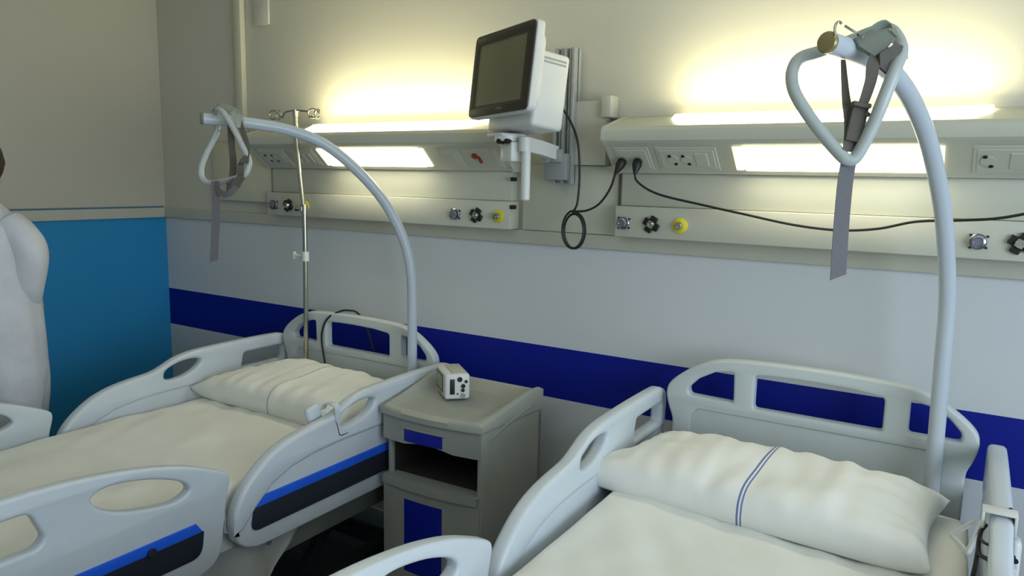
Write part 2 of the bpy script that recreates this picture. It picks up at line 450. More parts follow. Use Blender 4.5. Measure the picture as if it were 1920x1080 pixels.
wx = Vector((.8997, -.4364, .019)).normalized(); ub = Vector((-.0095, .044, .2915)).normalized()
ub = (ub-wx*ub.dot(wx)).normalized(); nf = wx.cross(ub)   # front normal
MC = Vector((2.5418, -.393, 2.0658))
def ml(a, b, c): return tuple(MC+wx*a+ub*b+nf*c)
t = thing('patient_monitor', 'white patient monitor with black bezel and blank screen on the wall arm', 'monitor', (2.56, -.33, 1.87))
def scr(a, b): return roundpoly([(-a, -b), (a, -b), (a, b), (-a, b)], .03, 6)
bm = plate([roundpoly([(-.199, -.149), (.199, -.149), (.199, .149), (-.199, .149)], .026)], .032, .006, lambda x, y, z: ml(x, y, z-.020))
plate([roundpoly([(-.17, -.13), (.178, -.13), (.178, .118), (-.17, .118)], .04)], .03, .008, lambda x, y, z: ml(x, y, z-.045), bm)
obj('display_case', bm, M['white'], t)
bm = plate([roundpoly([(-.194, -.145), (.194, -.145), (.194, .145), (-.194, .145)], .022),
            [(-.160, -.108), (-.160, .106), (.150, .106), (.150, -.108)]], .006, .0015, lambda x, y, z: ml(x, y, z-.001))
obj('bezel', bm, M['bezel'], t)
bm = plate([[(-.162, -.110), (.152, -.110), (.152, .108), (-.162, .108)]], .004, .0005, lambda x, y, z: ml(x, y, z-.0022))
obj('screen', bm, M['screen'], t)
mark = mat('pale_print', (120, 118, 100), .5)
def print_mark(a0, b0, widths, h):
    bm = bmesh.new(); a = a0
    for k, w_ in enumerate(widths):
        if w_ > 0:
            hh = h*(1 if k % 3 else .7)
            bm.faces.new([bm.verts.new(ml(*q)) for q in ((a, b0, .0026), (a+w_, b0, .0026), (a+w_, b0+hh, .0026), (a, b0+hh, .0026))])
        a += abs(w_)+.0012
    obj('printed_mark', bm, mark, t)
print_mark(-.002, -.131, (.006, .002, .006, .005, .004, .005, .005), .008)
print_mark(-.175, .125, (.004, .006, .003, .006, -.003, .005, .004, .006, .003, .004), .006)
bm = bmesh.new()
def mbox(bm, a0, a1, b0, b1, c0, c1, bev, mi=0):
    vs = span(bm, (a0, b0, c0), (a1, b1, c1), bev, 3, mi)
    for v in vs: v.co = Vector(ml(*v.co))
mbox(bm, -.13, .162, -.188, .066, -.175, -.045, .014)
obj('module_case', bm, M['white'], t)
for b0 in (.026, .038):
    bm = bmesh.new(); mbox(bm, .158, .1632, b0, b0+.006, -.158, -.062, 0); obj('vent_slot', bm, M['grey'], t)

# ------------------------------------------------------------------ cords
def cord(name, label, P, r, plugs=(), n=8):
    t = thing(name, label, 'cord', P[-1])
    bm = bmesh.new(); tube(bm, catmull(P, n), r, 8); obj('cable', bm, M['cord'], t)
    for a, b in plugs:
        a, b = Vector(a), Vector(b); d = b-a
        R = Vector((0, 0, 1)).rotation_difference(d).to_matrix(); L = d.length
        bm = bmesh.new(); lathe(bm, [(0, 0), (.012, 0), (.0165, L*.12), (.0165, L*.45), (.011, L*.75), (.006, L), (0, L)], a, seg=16, rot=R); obj('plug', bm, M['black'], t)
    return t
coil = []
for k in range(0, 26):
    a = PI/2+.25-2*PI*k/12.0; rr = 1+.13*(k/25)*math.sin(a*.5+1)
    coil.append((2.712+.043*math.cos(a)*rr+.010*(k/25), -.125-.0014*k, 1.516+.066*math.sin(a)*rr))
P1 = [(2.676, -.245, 1.978), (2.69, -.215, 1.955), (2.706, -.165, 1.90), (2.716, -.13, 1.83), (2.722, -.122, 1.72), (2.716, -.12, 1.62)]+coil+[(2.73, -.16, 1.588), (2.775, -.155, 1.594), (2.82, -.15, 1.62), (2.86, -.15, 1.675), (2.879, -.15, 1.735)]
cord('power_cord', 'black monitor power cord coiled in a loop below the monitor and plugged into right unit', P1, .0042,
     [((2.664, -.262, 1.985), (2.690, -.218, 1.957)), (tuple(slant(2.897, .55, .008)), (2.879, -.152, 1.728))])
P2 = [(2.953, -.155, 1.732), (2.965, -.155, 1.70), (3.04, -.15, 1.66), (3.20, -.15, 1.628), (3.34, -.15, 1.603), (3.49, -.15, 1.577), (3.62, -.15, 1.567), (3.73, -.15, 1.577), (3.83, -.15, 1.603), (3.94, -.15, 1.612), (4.03, -.15, 1.622), (4.14, -.15, 1.65), (4.35, -.14, 1.70), (4.5, -.1, 1.6), (4.55, -.05, 1.2), (4.55, -.03, .4)]
cord('power_cord', 'long black power cord drooping across the right lamp unit to the right', P2, .004,
     [(tuple(slant(2.953, .55, .008)), (2.953, -.153, 1.728))])

# ------------------------------------------------------------------ beds
head_out = [(-.105, .56), (-.10, .62), (-.10, .87), (-.112, .908), (-.15, .928), (-.2, .933), (-.30, .935), (-.45, .935), (-.60, .932), (-.67, .926), (-.73, .912), (-.785, .889), (-.84, .872), (-.93, .862), (-1.01, .848), (-1.08, .824), (-1.14, .787), (-1.19, .742), (-1.222, .69), (-1.234, .635), (-1.226, .585), (-1.2, .552), (-1.16, .534), (-1.1, .527), (-.8, .526), (-.3, .526), (-.13, .53)]
head_oval = [(-.785, .842), (-.775, .868), (-.74, .885), (-.69, .896), (-.64, .897), (-.612, .89), (-.607, .876), (-.63, .853), (-.67, .834), (-.72, .825), (-.765, .826)]
head_rect = roundpoly([(-.395, .806), (-.148, .806), (-.148, .874), (-.38, .874)], .014, 4)
rim_in = [(-1.225, .60), (-1.19, .62), (-1.15, .665), (-1.08, .722), (-1.0, .752), (-.9, .768), (-.78, .774), (-.6, .775), (-.3, .775), (-.104, .775)]
foot_out = [(-1.262, .65), (-1.25, .73), (-1.238, .775), (-1.236, .797), (-1.247, .815), (-1.30, .842), (-1.38, .876), (-1.46, .9), (-1.54, .918), (-1.66, .936), (-1.79, .945), (-1.92, .943), (-2.03, .93), (-2.11, .90), (-2.16, .85), (-2.18, .75), (-2.17, .62), (-2.13, .56), (-2.05, .53), (-1.7, .526), (-1.42, .526), (-1.33, .532), (-1.29, .555), (-1.272, .59)]
foot_oval = [(-1.372, .802), (-1.385, .828), (-1.42, .849), (-1.48, .872), (-1.55, .889), (-1.60, .894), (-1.635, .888), (-1.647, .873), (-1.63, .848), (-1.59, .822), (-1.53, .802), (-1.46, .788), (-1.41, .785)]
foot_rect = roundpoly([(-1.76, .822), (-1.79, .896), (-2.0, .896), (-2.07, .86), (-2.07, .80), (-1.78, .80)], .02, 4)
def stripe_poly(y0, y1, z0, z1, r):  # y0 = rounded end
    return roundpoly([(y0, z0), (y0, z1), (y1, z1), (y1, z0)], r, 6)
hb_out = [(-.44, .80), (-.442, .835), (-.458, .878), (-.466, .925), (-.452, .962), (-.40, 1.007), (-.33, 1.046), (-.26, 1.064), (-.13, 1.071), (0, 1.073), (.13, 1.071), (.26, 1.064), (.33, 1.046), (.40, 1.007), (.452, .962), (.466, .925), (.458, .878), (.442, .835), (.44, .80)]
hb_h1 = roundpoly([(-.385, .925), (-.39, .948), (-.355, .985), (-.30, 1.016), (-.238, 1.026), (-.234, .922)], [.012, .01, .004, .004, .012, .012], 4)
hb_h3 = roundpoly([(.284, 1.021), (.336, 1.012), (.385, .985), (.42, .948), (.420, .921), (.284, .920)], [.012, .004, .004, .01, .012, .012], 4)
hb_h2 = roundpoly([(-.168, .913), (.215, .913), (.215, 1.018), (.12, 1.028), (0, 1.031), (-.1, 1.03), (-.168, 1.026)], [.012, .012, .014, .002, .002, .002, .012], 4)

def make_bed(X0, dz, label):
    t = thing('hospital_bed', label, 'bed', (X0, -1.17, 0))
    # headboard
    leg = [(.44, .50), (.375, .50), (.375, .855), (.35, .878), (-.35, .878), (-.375, .855), (-.375, .50), (-.44, .50)]
    outer = catmull([(a, b, 0) for a, b in hb_out], 3); outer = [(v.x, v.y) for v in outer]+leg
    up = lambda a, b, c: (X0+a, -.150-c, b+dz)
    bm = plate([outer, hb_h1, hb_h2, hb_h3], .044, .009, up)
    hb = obj('headboard', bm, M['board'], t)
    bm = plate([roundpoly([(-.38, .50), (.38, .50), (.38, .883), (-.38, .883)], .01)], .028, .004, up); obj('headboard_panel', bm, M['board'], hb)
    # footboard, same family of shape
    low = lambda a, b, c: (X0+a, -2.30-c, b-.08+dz)
    bm = plate([outer, hb_h1, hb_h2, hb_h3], .044, .009, low); fb = obj('footboard', bm, M['board'], t)
    bm = plate([roundpoly([(-.38, .50), (.38, .50), (.38, .883), (-.38, .883)], .01)], .028, .004, low); obj('footboard_panel', bm, M['board'], fb)
    # side rails
    for s in (-1, 1):
        xr = X0+s*.506
        for which in ('head', 'foot'):
            mp = lambda a, b, c, xr=xr: (xr+c, a, b+dz)
            sm = lambda L: [(v.x, v.y) for v in catmull([(a, b, 0) for a, b in L], 3, True)]
            mp0 = lambda a, b, c: (xr+c, a, b+dz)
            if which == 'head':
                o_ = sm(head_out); ov = sm(head_oval)
                bm = plate([[(-.62+(a+.62)*.992, .73+(b-.73)*.985) for a, b in o_], [(-.695+(a+.695)*1.04, .861+(b-.861)*1.08) for a, b in ov], [(-.27+(a+.27)*1.03, .84+(b-.84)*1.1) for a, b in head_rect]], .034, .008, mp0)
                rim = [p for p in head_out[2:21]]; mp1 = lambda a, b, c: (xr+c+s*.003, a, b+dz)
                rim = [(v.x, v.y) for v in catmull([(a, b, 0) for a, b in rim], 3)]+rim_in
                plate([rim, [(x, z) for x, z in ov], head_rect], .046, .013, mp1, bm)
                dk = roundpoly([(-1.172, .592), (-1.155, .668), (-.125, .668), (-.125, .592)], [.045, .012, .005, .005], 6); bl = [(-1.15, .668), (-1.13, .698), (-.125, .698), (-.125, .668)]
            else:
                bm = plate([sm(foot_out), sm(foot_oval), foot_rect], .038, .009, mp0)
                dk = roundpoly([(-1.345, .592), (-1.335, .668), (-2.1, .668), (-2.1, .592)], [.06, .004, .005, .005], 6)[::-1]; bl = [(-1.34, .668), (-1.36, .698), (-2.1, .698), (-2.1, .668)]
            ro = obj('side_rail', bm, M['bed'], t); ro['label'] = 'pale grey plastic side rail, %s end' % which
            for face in (1, -1):
                if face != s: continue
                mq = lambda a, b, c: (xr+face*(.0185 if which == 'head' else .0175)+face*abs(c)*0+c, a, b+dz)
                th = .010 if which == 'head' else .012
                bm = plate([dk], th, .001, mq); obj('rail_panel', bm, M['dark'], ro)
                bm = plate([bl], th+.002, .001, mq); obj('rail_stripe', bm, M['blue'], ro)
            if which == 'foot':
                bm = bmesh.new(); cyl(bm, (xr+s*.026, -1.50, .672+dz), .013, .012, 'X'); obj('release_knob', bm, M['dark'], ro)
            # hinge arms
            c0 = -.55 if which == 'head' else -1.65
            for dy in (-.2, .2):
                bm = bmesh.new(); tube(bm, [(xr-s*.03, c0+dy, .55+dz), (xr-s*.06, c0+dy, .50+dz), (xr-s*.09, c0+dy, .45+dz)], .012, 8); obj('rail_hinge', bm, M['frame'], ro)
    # frame
    bm = bmesh.new()
    for s in (-1, 1):
        span(bm, (X0+s*.43-.02, -2.24, .42+dz), (X0+s*.43+.02, -.19, .50+dz), .005)
    for y in (-.25, -.8, -1.4, -2.2): span(bm, (X0-.41, y-.02, .43+dz), (X0+.41, y+.02, .49+dz))
    for s in (-1, 1):
        for y in (-.18, -2.25): span(bm, (X0+s*.40-.025, y-.05, .44+dz), (X0+s*.40+.025, y+.05, .53+dz), .004)
    obj('bed_frame', bm, M['frame'], t)
    bm = bmesh.new(); span(bm, (X0-.44, -2.22, .50+dz), (X0+.44, -.2, .53+dz), .005); obj('mattress_platform', bm, M['frame'], t)
    # lift legs, actuators and base
    for y in (-.55, -1.8):
        bm = bmesh.new()
        for s in (-1, 1):
            tube(bm, [(X0+s*.3, y, .44+dz), (X0+s*.3, y-.22, .19)], 1, flat=(.05, .03), side=(0, 1, 0))
        tube(bm, [(X0-.3, y-.1, .34), (X0+.3, y-.1, .34)], .02, 10)
        obj('lift_linkage', bm, M['darkframe'], t)
    bm = bmesh.new()
    tube(bm, [(X0+.1, -.4, .40+dz), (X0+.1, -.95, .24)], .03, 12); tube(bm, [(X0+.1, -.95, .24), (X0+.1, -1.3, .22)], .018, 10)
    box(bm, (X0+.16, -.6, .33+dz/2), (.12, .2, .14), .02); obj('lift_motor', bm, M['darkframe'], t)
    bm = bmesh.new()
    for s in (-1, 1): span(bm, (X0+s*.36-.025, -2.15, .15), (X0+s*.36+.025, -.3, .20), .006)
    for y in (-.35, -2.1): span(bm, (X0-.38, y-.03, .15), (X0+.38, y+.03, .20), .006)
    obj('base_frame', bm, M['darkframe'], t)
    for s in (-1, 1):
        for y in (-.35, -2.1):
            bm = bmesh.new(); x = X0+s*.37
            cyl(bm, (x-.018, y, .065), .065, .022, 'X', 24, .006, mi=1); cyl(bm, (x+.018, y, .065), .065, .022, 'X', 24, .006, mi=1)
            cyl(bm, (x, y, .065), .02, .05, 'X'); cyl(bm, (x, y, .12), .03, .07, 'Z'); box(bm, (x, y-.02, .10), (.07, .08, .05), .015)
            obj('castor', bm, [M['frame'], M['black']], t)
    return t
BL = (1.625, 0.0); BR = (3.58, .055)
bedL = make_bed(*BL, 'hospital bed farther left, beside the bedside cabinet, grey rails with blue stripe')
bedR = make_bed(*BR, 'hospital bed on the right nearest the camera, pale plastic rails raised')

def mattress(X0, dz, label, seed):
    t = thing('mattress', label, 'mattress', (X0, -1.2, .53+dz))
    nx, ny = 44, 90; bm = bmesh.new()
    w, z1, z0 = .458, .735+dz, .532+dz; y0, y1 = -2.2, -.262
    V = {}
    # top grid with rolled-over edges: param across -1..1 mapped on a rounded section
    sec = []
    r = .035
    hh = z1-z0
    for k in range(6): sec.append((-w, z0+(hh-r)*k/5))
    for k in range(1, 5): a = PI-PI/2*k/5; sec.append((-w+r+r*math.cos(a), z1-r+r*math.sin(a)))
    for k in range(31): sec.append((-w+r+(2*w-2*r)*k/30, z1))
    for k in range(1, 5): a = PI/2-PI/2*k/5; sec.append((w-r+r*math.cos(a), z1-r+r*math.sin(a)))
    for k in range(6): sec.append((w, z1-r-(hh-r)*k/5))
    rows = []
    for j in range(ny+1):
        y = y0+(y1-y0)*j/ny
        e = min(y-y0, y1-y)
        drop = 0 if e > r else r-math.sqrt(max(0, r*r-(r-e)**2))
        row = []
        for x, z in sec:
            zz = min(z, z1-drop)
            p = Vector((x*2.2+seed, y*1.6, seed))
            h = 0
            if z > z0+.05:
                h = noise.noise(p*1.3)*.014+noise.noise(Vector((x*7+y*3+seed, y*2.0-x*2, 1)))*.004
                h += .009*noise.noise(Vector(((x+.6*y)*13, (y-.6*x)*2.5, seed)))+.004*max(0, noise.noise(Vector(((x-.4*y)*9, (y+.4*x)*2, seed+5))))*2
            row.append(bm.verts.new((X0+x+(h*.5 if abs(x) > w-.02 else 0), y, zz+h)))
        rows.append(row)
    for a, b in zip(rows, rows[1:]):
        for k in range(len(sec)-1): bm.faces.new((a[k], a[k+1], b[k+1], b[k]))
    bm.faces.new(rows[0]); bm.faces.new(rows[-1][::-1])
    obj('fitted_sheet', bm, M['sheet'], t, 60)
    return t
mL = mattress(*BL, 'mattress under a creamy white sheet on the left bed', 3.1)
mR = mattress(*BR, 'mattress under a white sheet on the right bed', 9.4)

# sheet end hanging below the left bed's near side
bm = bmesh.new(); rows = []
nj = 60
for i in range(25):
    v = i/24; row = []
    for j in range(nj+1):
        u = j/nj
        ytop = -.86-1.15*u
        ztop = .60
        zbot = .50-.40*min(1, (u/.35))**.8 if u < .35 else .10
        y = ytop-(.10*v*(1-u))
        z = ztop+(zbot-ztop)*v
        fold = .016*math.sin(u*34+2.2*v)+.012*noise.noise(Vector((u*9, v*2.5, 4)))
        x = 2.087+.02*v+fold*min(1, v*2.5)-.006
        row.append(bm.verts.new((x, y, z)))
    rows.append(row)
for a, b in zip(rows, rows[1:]):
    for k in range(nj): bm.faces.new((a[k], a[k+1], b[k+1], b[k]))
r = bmesh.ops.solidify(bm, geom=bm.faces[:], thickness=.002)
hs = obj('hanging_sheet', bm, M['sheet'], mL, 80)

# ------------------------------------------------------------------ pillows
def pillow_mat(name, lines, rgb=(226, 228, 223), line=(110, 122, 172)):
    m = mat(name, rgb, .9, var=.02, bump=.3, bscale=14, spec=.1)
    nt = m.node_tree; b = nt.nodes['Principled BSDF']; src = b.inputs['Base Color'].links[0].from_socket
    tc = nt.nodes.new('ShaderNodeTexCoord'); sp = nt.nodes.new('ShaderNodeSeparateXYZ'); nt.links.new(tc.outputs['Object'], sp.inputs[0])
    for x, wd in lines:
        s = nt.nodes.new('ShaderNodeMath'); s.operation = 'SUBTRACT'; s.inputs[1].default_value = x; nt.links.new(sp.outputs['X'], s.inputs[0])
        a = nt.nodes.new('ShaderNodeMath'); a.operation = 'ABSOLUTE'; nt.links.new(s.outputs[0], a.inputs[0])
        l = nt.nodes.new('ShaderNodeMath'); l.operation = 'LESS_THAN'; l.inputs[1].default_value = wd; nt.links.new(a.outputs[0], l.inputs[0])
        mx = nt.nodes.new('ShaderNodeMix'); mx.data_type = 'RGBA'; nt.links.new(l.outputs[0], mx.inputs[0]); nt.links.new(src, mx.inputs[6]); mx.inputs[7].default_value = (*lin(line), 1)
        src = mx.outputs[2]
    nt.links.new(src, b.inputs['Base Color'])
    return m
def pillow(name, label, loc, rz, L, W, H, m, seed, tilt=0, skew=.03):
    bm = bmesh.new(); nu, nv = 72, 44
    def hgt(u, v):
        return max(0, (1-abs(u)**5.0))**.45*max(0, (1-abs(v)**4.2))**.42
    top, bot = {}, {}
    for i in range(nu+1):
        for j in range(nv+1):
            u = math.sin((2*i/nu-1)*PI/2); v = math.sin((2*j/nv-1)*PI/2)
            u = .6*u+.4*(2*i/nu-1); v = .6*v+.4*(2*j/nv-1)
            # edges bow inward, corners stay out as small ears
            x = u*L/2*(1-.06*(1-v*v)); y = v*W/2*(1-.05*(1-u*u))
            if u < 0: x += skew*(v+1)*(-u)-.022*abs(u*v)**7
            h = hgt(u, v)
            wr = .010*noise.noise(Vector((x*5+seed, y*5, seed)))*h
            edge = abs(u)**3
            wr += .010*noise.noise(Vector((x*6+seed, y*26, 2)))*edge*h*1.4
            wr += .007*noise.noise(Vector((x*20+seed, (y+x*.4)*5, 7)))*(.3+abs(v)**2)*h*1.5
            H_ = H*(1-.30*max(0, -u-.45)**1.2*(.5+.5*v)); zs = H*.30; zt = zs+h*(H_-zs)+wr*1.6
            zb = zs*max(0, 1-h*1.9)**1.2+.001
            edgev = (i in (0, nu) or j in (0, nv))
            if edgev:
                vv = bm.verts.new((x, y, H*.30+.012*abs(u*v)**4*(1 if u < 0 else .2))); top[i, j] = bot[i, j] = vv
            else:
                top[i, j] = bm.verts.new((x, y, zt)); bot[i, j] = bm.verts.new((x, y, zb))
    for i in range(nu):
        for j in range(nv):
            bm.faces.new((top[i, j], top[i+1, j], top[i+1, j+1], top[i, j+1]))
            q = (bot[i, j+1], bot[i+1, j+1], bot[i+1, j], bot[i, j])
            try: bm.faces.new(q)
            except Exception: pass
    o = obj(name, bm, m, None, 180)
    o.location = loc; o.rotation_euler = (tilt, 0, rz)
    return tag(o, label, 'pillow')
pillow('pillow', 'white pillow with a thin blue line on the left bed', (1.61, -.45, .742), math.radians(-1), .89, .46, .125, pillow_mat('pillowcase_left', [(0.03, .0022)], line=(120, 126, 140)), 2.0, .04)
pillow('pillow', 'white pillow with double blue stripe on the right bed', (3.502, -.482, .797), math.radians(-3), .955, .43, .12, pillow_mat('pillowcase_right', [(0.018, .0028), (.028, .0022)]), 5.0, .04, .055)

# ------------------------------------------------------------------ lifting poles with grab handles
def lifting_pole(base, d, prof, r, label, plug):
    d = Vector(d).normalized()
    t = thing('lifting_pole', label, 'lifting pole', (base[0], base[1], .46))
    P = [Vector((base[0]+d.x*s, base[1]+d.y*s, z)) for s, z in prof]
    P = catmull(P, 6)
    bm = bmesh.new(); tube(bm, P, r, 24); obj('tube', bm, M['pole'], t)
    e = P[-1]; dr = (P[-1]-P[-2]).normalized(); R = Vector((0, 0, 1)).rotation_difference(dr).to_matrix()
    bm = bmesh.new(); lathe(bm, [(r*.9, -.004), (r*1.02, 0), (r*1.02, .005), (r*.86, .009), (0, .010)], e, seg=24, rot=R); c = obj('end_plug', bm, plug, t)
    bm = bmesh.new(); cyl(bm, (base[0], base[1], .52), r*1.5, .12, 'Z'); obj('socket_sleeve', bm, M['frame'], t)
    return t, P
profL = [(0, .47), (0, .9), (0, 1.1), (.004, 1.285), (.03, 1.42), (.09, 1.552), (.169, 1.659), (.276, 1.761), (.379, 1.829), (.498, 1.867), (.613, 1.882), (.705, 1.888), (.79, 1.891)]
profR = [(0, .52), (0, .87), (.016, 1.19), (.032, 1.4), (.09, 1.573), (.154, 1.691), (.248, 1.809), (.35, 1.893), (.446, 1.944), (.544, 1.970), (.643, 1.981), (.771, 1.986)]
lifting_pole((2.0, -.205), (-.4, -.68), profL, .0205, 'pale blue grey curved lifting pole at the head of the left bed', M['frame'])
lifting_pole((3.94, -.22), (-.25, -.73), profR, .0215, 'thick pale grey curved lifting pole at the head of the right bed', M['brass'])

# grab handle, right
t = thing('grab_handle', 'grey triangular grab handle with long strap hung on right lifting pole', 'grab handle', (3.70, -.90, 1.8))
HR = [(3.6474, -0.8088, 1.9924), (3.6179, -0.8416, 1.9771), (3.6075, -0.8642, 1.952), (3.6108, -0.8796, 1.9196), (3.627, -0.8875, 1.8844), (3.6695, -0.8951, 1.8257), (3.7206, -0.8972, 1.7676), (3.7397, -0.8935, 1.7546), (3.7545, -0.8884, 1.7658), (3.7765, -0.8893, 1.8198), (3.7933, -0.8936, 1.8723), (3.8094, -0.8846, 1.9355), (3.8147, -0.8505, 1.9767), (3.7978, -0.8067, 2.0158), (3.7744, -0.7699, 2.0371), (3.7398, -0.7564, 2.0334), (3.6985, -0.7609, 2.0178)]
bm = bmesh.new(); tube(bm, catmull(HR, 6, True), .0132, 14, closed=True); obj('grip', bm, M['gripw'], t)
def ribbon(bm, P, w, side=None, th=.0016, tap=None):
    """flat webbing facing roughly the room"""
    P = catmull(P, 5); N = len(P); rings = []
    for i, p in enumerate(P):
        tt = (P[min(i+1, N-1)]-P[max(i-1, 0)]).normalized()
        sd = Vector(side or Rv); sd = (sd-tt*sd.dot(tt)).normalized(); nn = tt.cross(sd)
        ww = w if tap is None else tap[0]+(tap[1]-tap[0])*i/(N-1)
        rings.append([bm.verts.new(p+sd*a*ww/2+nn*b*th/2) for a, b in ((-1, -1), (1, -1), (1, 1), (-1, 1))])
    for a, b in zip(rings, rings[1:]):
        for k in range(4): bm.faces.new((a[k], a[(k+1) % 4], b[(k+1) % 4], b[k]))
    bm.faces.new(rings[0][::-1]); bm.faces.new(rings[-1])
    return rings
bm = bmesh.new()
ribbon(bm, [(3.7104, -.8821, 1.9609), (3.7223, -.8876, 1.8862), (3.7361, -.8904, 1.8204), (3.7400, -.8942, 1.771)], .02, (.75, .66, 0), tap=(.010, .034))
ribbon(bm, [(3.785, -.87, 1.985), (3.7778, -.8934, 1.965), (3.771, -.9061, 1.94), (3.769, -.9014, 1.9146), (3.761, -.9007, 1.8781), (3.7546, -.8954, 1.8628)], .022, (.85, .5, 0), tap=(.032, .018))
obj('strap', bm, M['strapdark'], t)
rg = bmesh.new(); ribbon(rg, [(3.742, -.886, 1.765), (3.7375, -.885, 1.745), (3.7352, -.8893, 1.6992), (3.7369, -.9023, 1.6099), (3.7411, -.9177, 1.5051)], .034, (.8, .6, 0))
for v in rg.verts:
    if v.co.z < 1.512: v.co.z += .012 if v.co.x > 3.741 else -.003
obj('strap_tail', rg, M['strap'], t)
bm = bmesh.new()
Rb = Matrix.Rotation(.55, 3, 'Z') @ Matrix.Rotation(-.17, 3, 'Y')*1
Rb = Matrix.Rotation(math.radians(32), 3, 'Z') @ Matrix.Rotation(math.radians(9), 3, 'Y')
box(bm, (3.748, -.892, 1.828), (.034, .010, .072), .003, 2, Rb)
box(bm, (3.7545, -.8975, 1.866), (.038, .014, .010), .002, 1, Rb)
cyl(bm, (3.7665, -.884, 1.848), .005, .014, 'Y')
obj('buckle', bm, M['strapdark'], t)
# folded bracket that locks the handle on the pole
def slab3(bm, P, th, dirv=None):
    P = [Vector(p) for p in P]; d = (Vector(dirv) if dirv else Fv).normalized()*th
    A = [bm.verts.new(p) for p in P]; B = [bm.verts.new(p+d) for p in P]; n = len(P)
    bm.faces.new(A); bm.faces.new(B[::-1])
    for k in range(n): bm.faces.new((A[k], B[k], B[(k+1) % n], A[(k+1) % n]))
bm = bmesh.new()
slab3(bm, [(3.7326, -.8971, 2.0017), (3.7568, -.892, 2.0131), (3.7854, -.8859, 2.0149), (3.8065, -.888, 1.9953), (3.7922, -.9006, 1.9738), (3.7723, -.9034, 1.9602), (3.7418, -.8947, 1.9824)], .012)
ribbon(bm, [(3.744, -.885, 1.99), (3.765, -.86, 2.022), (3.785, -.83, 2.03), (3.81, -.82, 2.005), (3.818, -.84, 1.97)], .034, (-.3, -.9, -.1), .003)
bmesh.ops.bevel(bm, geom=bm.edges[:], offset=.0012, segments=1, affect='EDGES')
o = obj('pole_bracket', bm, mat('grey_green_plate', (128, 136, 126), .4), t)
bm = bmesh.new(); slab3(bm, [(3.7821, -.9083, 1.965), (3.8084, -.9005, 1.9849), (3.8195, -.8702, 1.9827), (3.8163, -.8763, 1.9592), (3.7974, -.8936, 1.9267), (3.7833, -.9, 1.9402)], .008); obj('strap_fold', bm, M['strapdark'], t)
bm = bmesh.new(); tube(bm, catmull([(3.7053, -.9639, 1.995), (3.7024, -.9621, 2.0086), (3.704, -.9591, 2.0202), (3.7091, -.9554, 2.0235), (3.7131, -.9536, 2.0194)], 4), .0028, 8)
tube(bm, [(3.7163, -.9278, 2.0196), (3.7346, -.8945, 2.0093), (3.745, -.87, 1.998)], .0028, 8)
obj('hook', bm, M['steel'], t)

# grab handle, left
t = thing('grab_handle', 'grey triangular grab handle with twisted strap hung on left lifting pole', 'grab handle', (1.69, -.88, 1.75))
HL = [(1.611, -.838, 1.8505), (1.6081, -.8564, 1.8123), (1.5996, -.8799, 1.7645), (1.598, -.8998, 1.7165), (1.6051, -.9034, 1.6823), (1.6335, -.9002, 1.6650), (1.6742, -.8861, 1.6669), (1.7391, -.8795, 1.6794), (1.7869, -.8697, 1.6915), (1.8009, -.8603, 1.7139), (1.7999, -.8545, 1.7472), (1.7771, -.8602, 1.7929), (1.7386, -.8718, 1.8641), (1.7107, -.8816, 1.9058), (1.6732, -.8762, 1.9222), (1.633, -.855, 1.9161), (1.612, -.838, 1.885)]
bm = bmesh.new(); tube(bm, catmull(HL, 6, True), .0105, 14, closed=True); obj('grip', bm, M['gripw'], t)
bm = bmesh.new()
ribbon(bm, [(1.715, -.853, 1.880), (1.7101, -.8552, 1.8669), (1.721, -.8626, 1.802), (1.7311, -.8659, 1.7463), (1.736, -.8726, 1.70), (1.742, -.885, 1.668), (1.755, -.90, 1.648)], .028, tap=(.022, .026))
ribbon(bm, [(1.738, -.85, 1.905), (1.755, -.845, 1.86), (1.785, -.848, 1.80), (1.800, -.862, 1.762), (1.806, -.872, 1.735)], .018)
ribbon(bm, [(1.808, -.8676, 1.757), (1.800, -.8862, 1.735), (1.792, -.885, 1.705), (1.795, -.885, 1.69)], .024, (.3, .2, .9))
ribbon(bm, [(1.80, -.885, 1.692), (1.79, -.9, 1.665), (1.765, -.905, 1.64)], .03, (.8, .5, .3))
obj('strap', bm, M['strapdark'], t)
bm = bmesh.new()
ribbon(bm, [(1.79, -.90, 1.655), (1.765, -.9173, 1.628), (1.724, -.9203, 1.634), (1.690, -.9134, 1.668)], .022, (.1, .2, 1))
ribbon(bm, [(1.775, -.895, 1.680), (1.752, -.905, 1.665), (1.755, -.91, 1.635)], .014, (.3, .2, .9))
obj('strap_loop', bm, M['strap'], t)
bm = bmesh.new(); ribbon(bm, [(1.692, -.9124, 1.672), (1.7026, -.9227, 1.5593), (1.7083, -.9352, 1.4663), (1.7123, -.9458, 1.39)], .029)
for v in bm.verts:
    if v.co.z < 1.396: v.co.z += .008 if v.co.x > 1.712 else -.004
obj('strap_tail', bm, M['strap'], t)
bm = bmesh.new()
ribbon(bm, [(1.628, -.868, 1.918), (1.67, -.874, 1.936), (1.72, -.858, 1.925), (1.748, -.85, 1.910)], .018, (.45, .6, .9), .0025)
ribbon(bm, [(1.735, -.862, 1.915), (1.748, -.85, 1.89), (1.752, -.845, 1.86)], .03, (.3, .8, .1), .0025)
obj('pole_bracket', bm, M['clamp'], t)

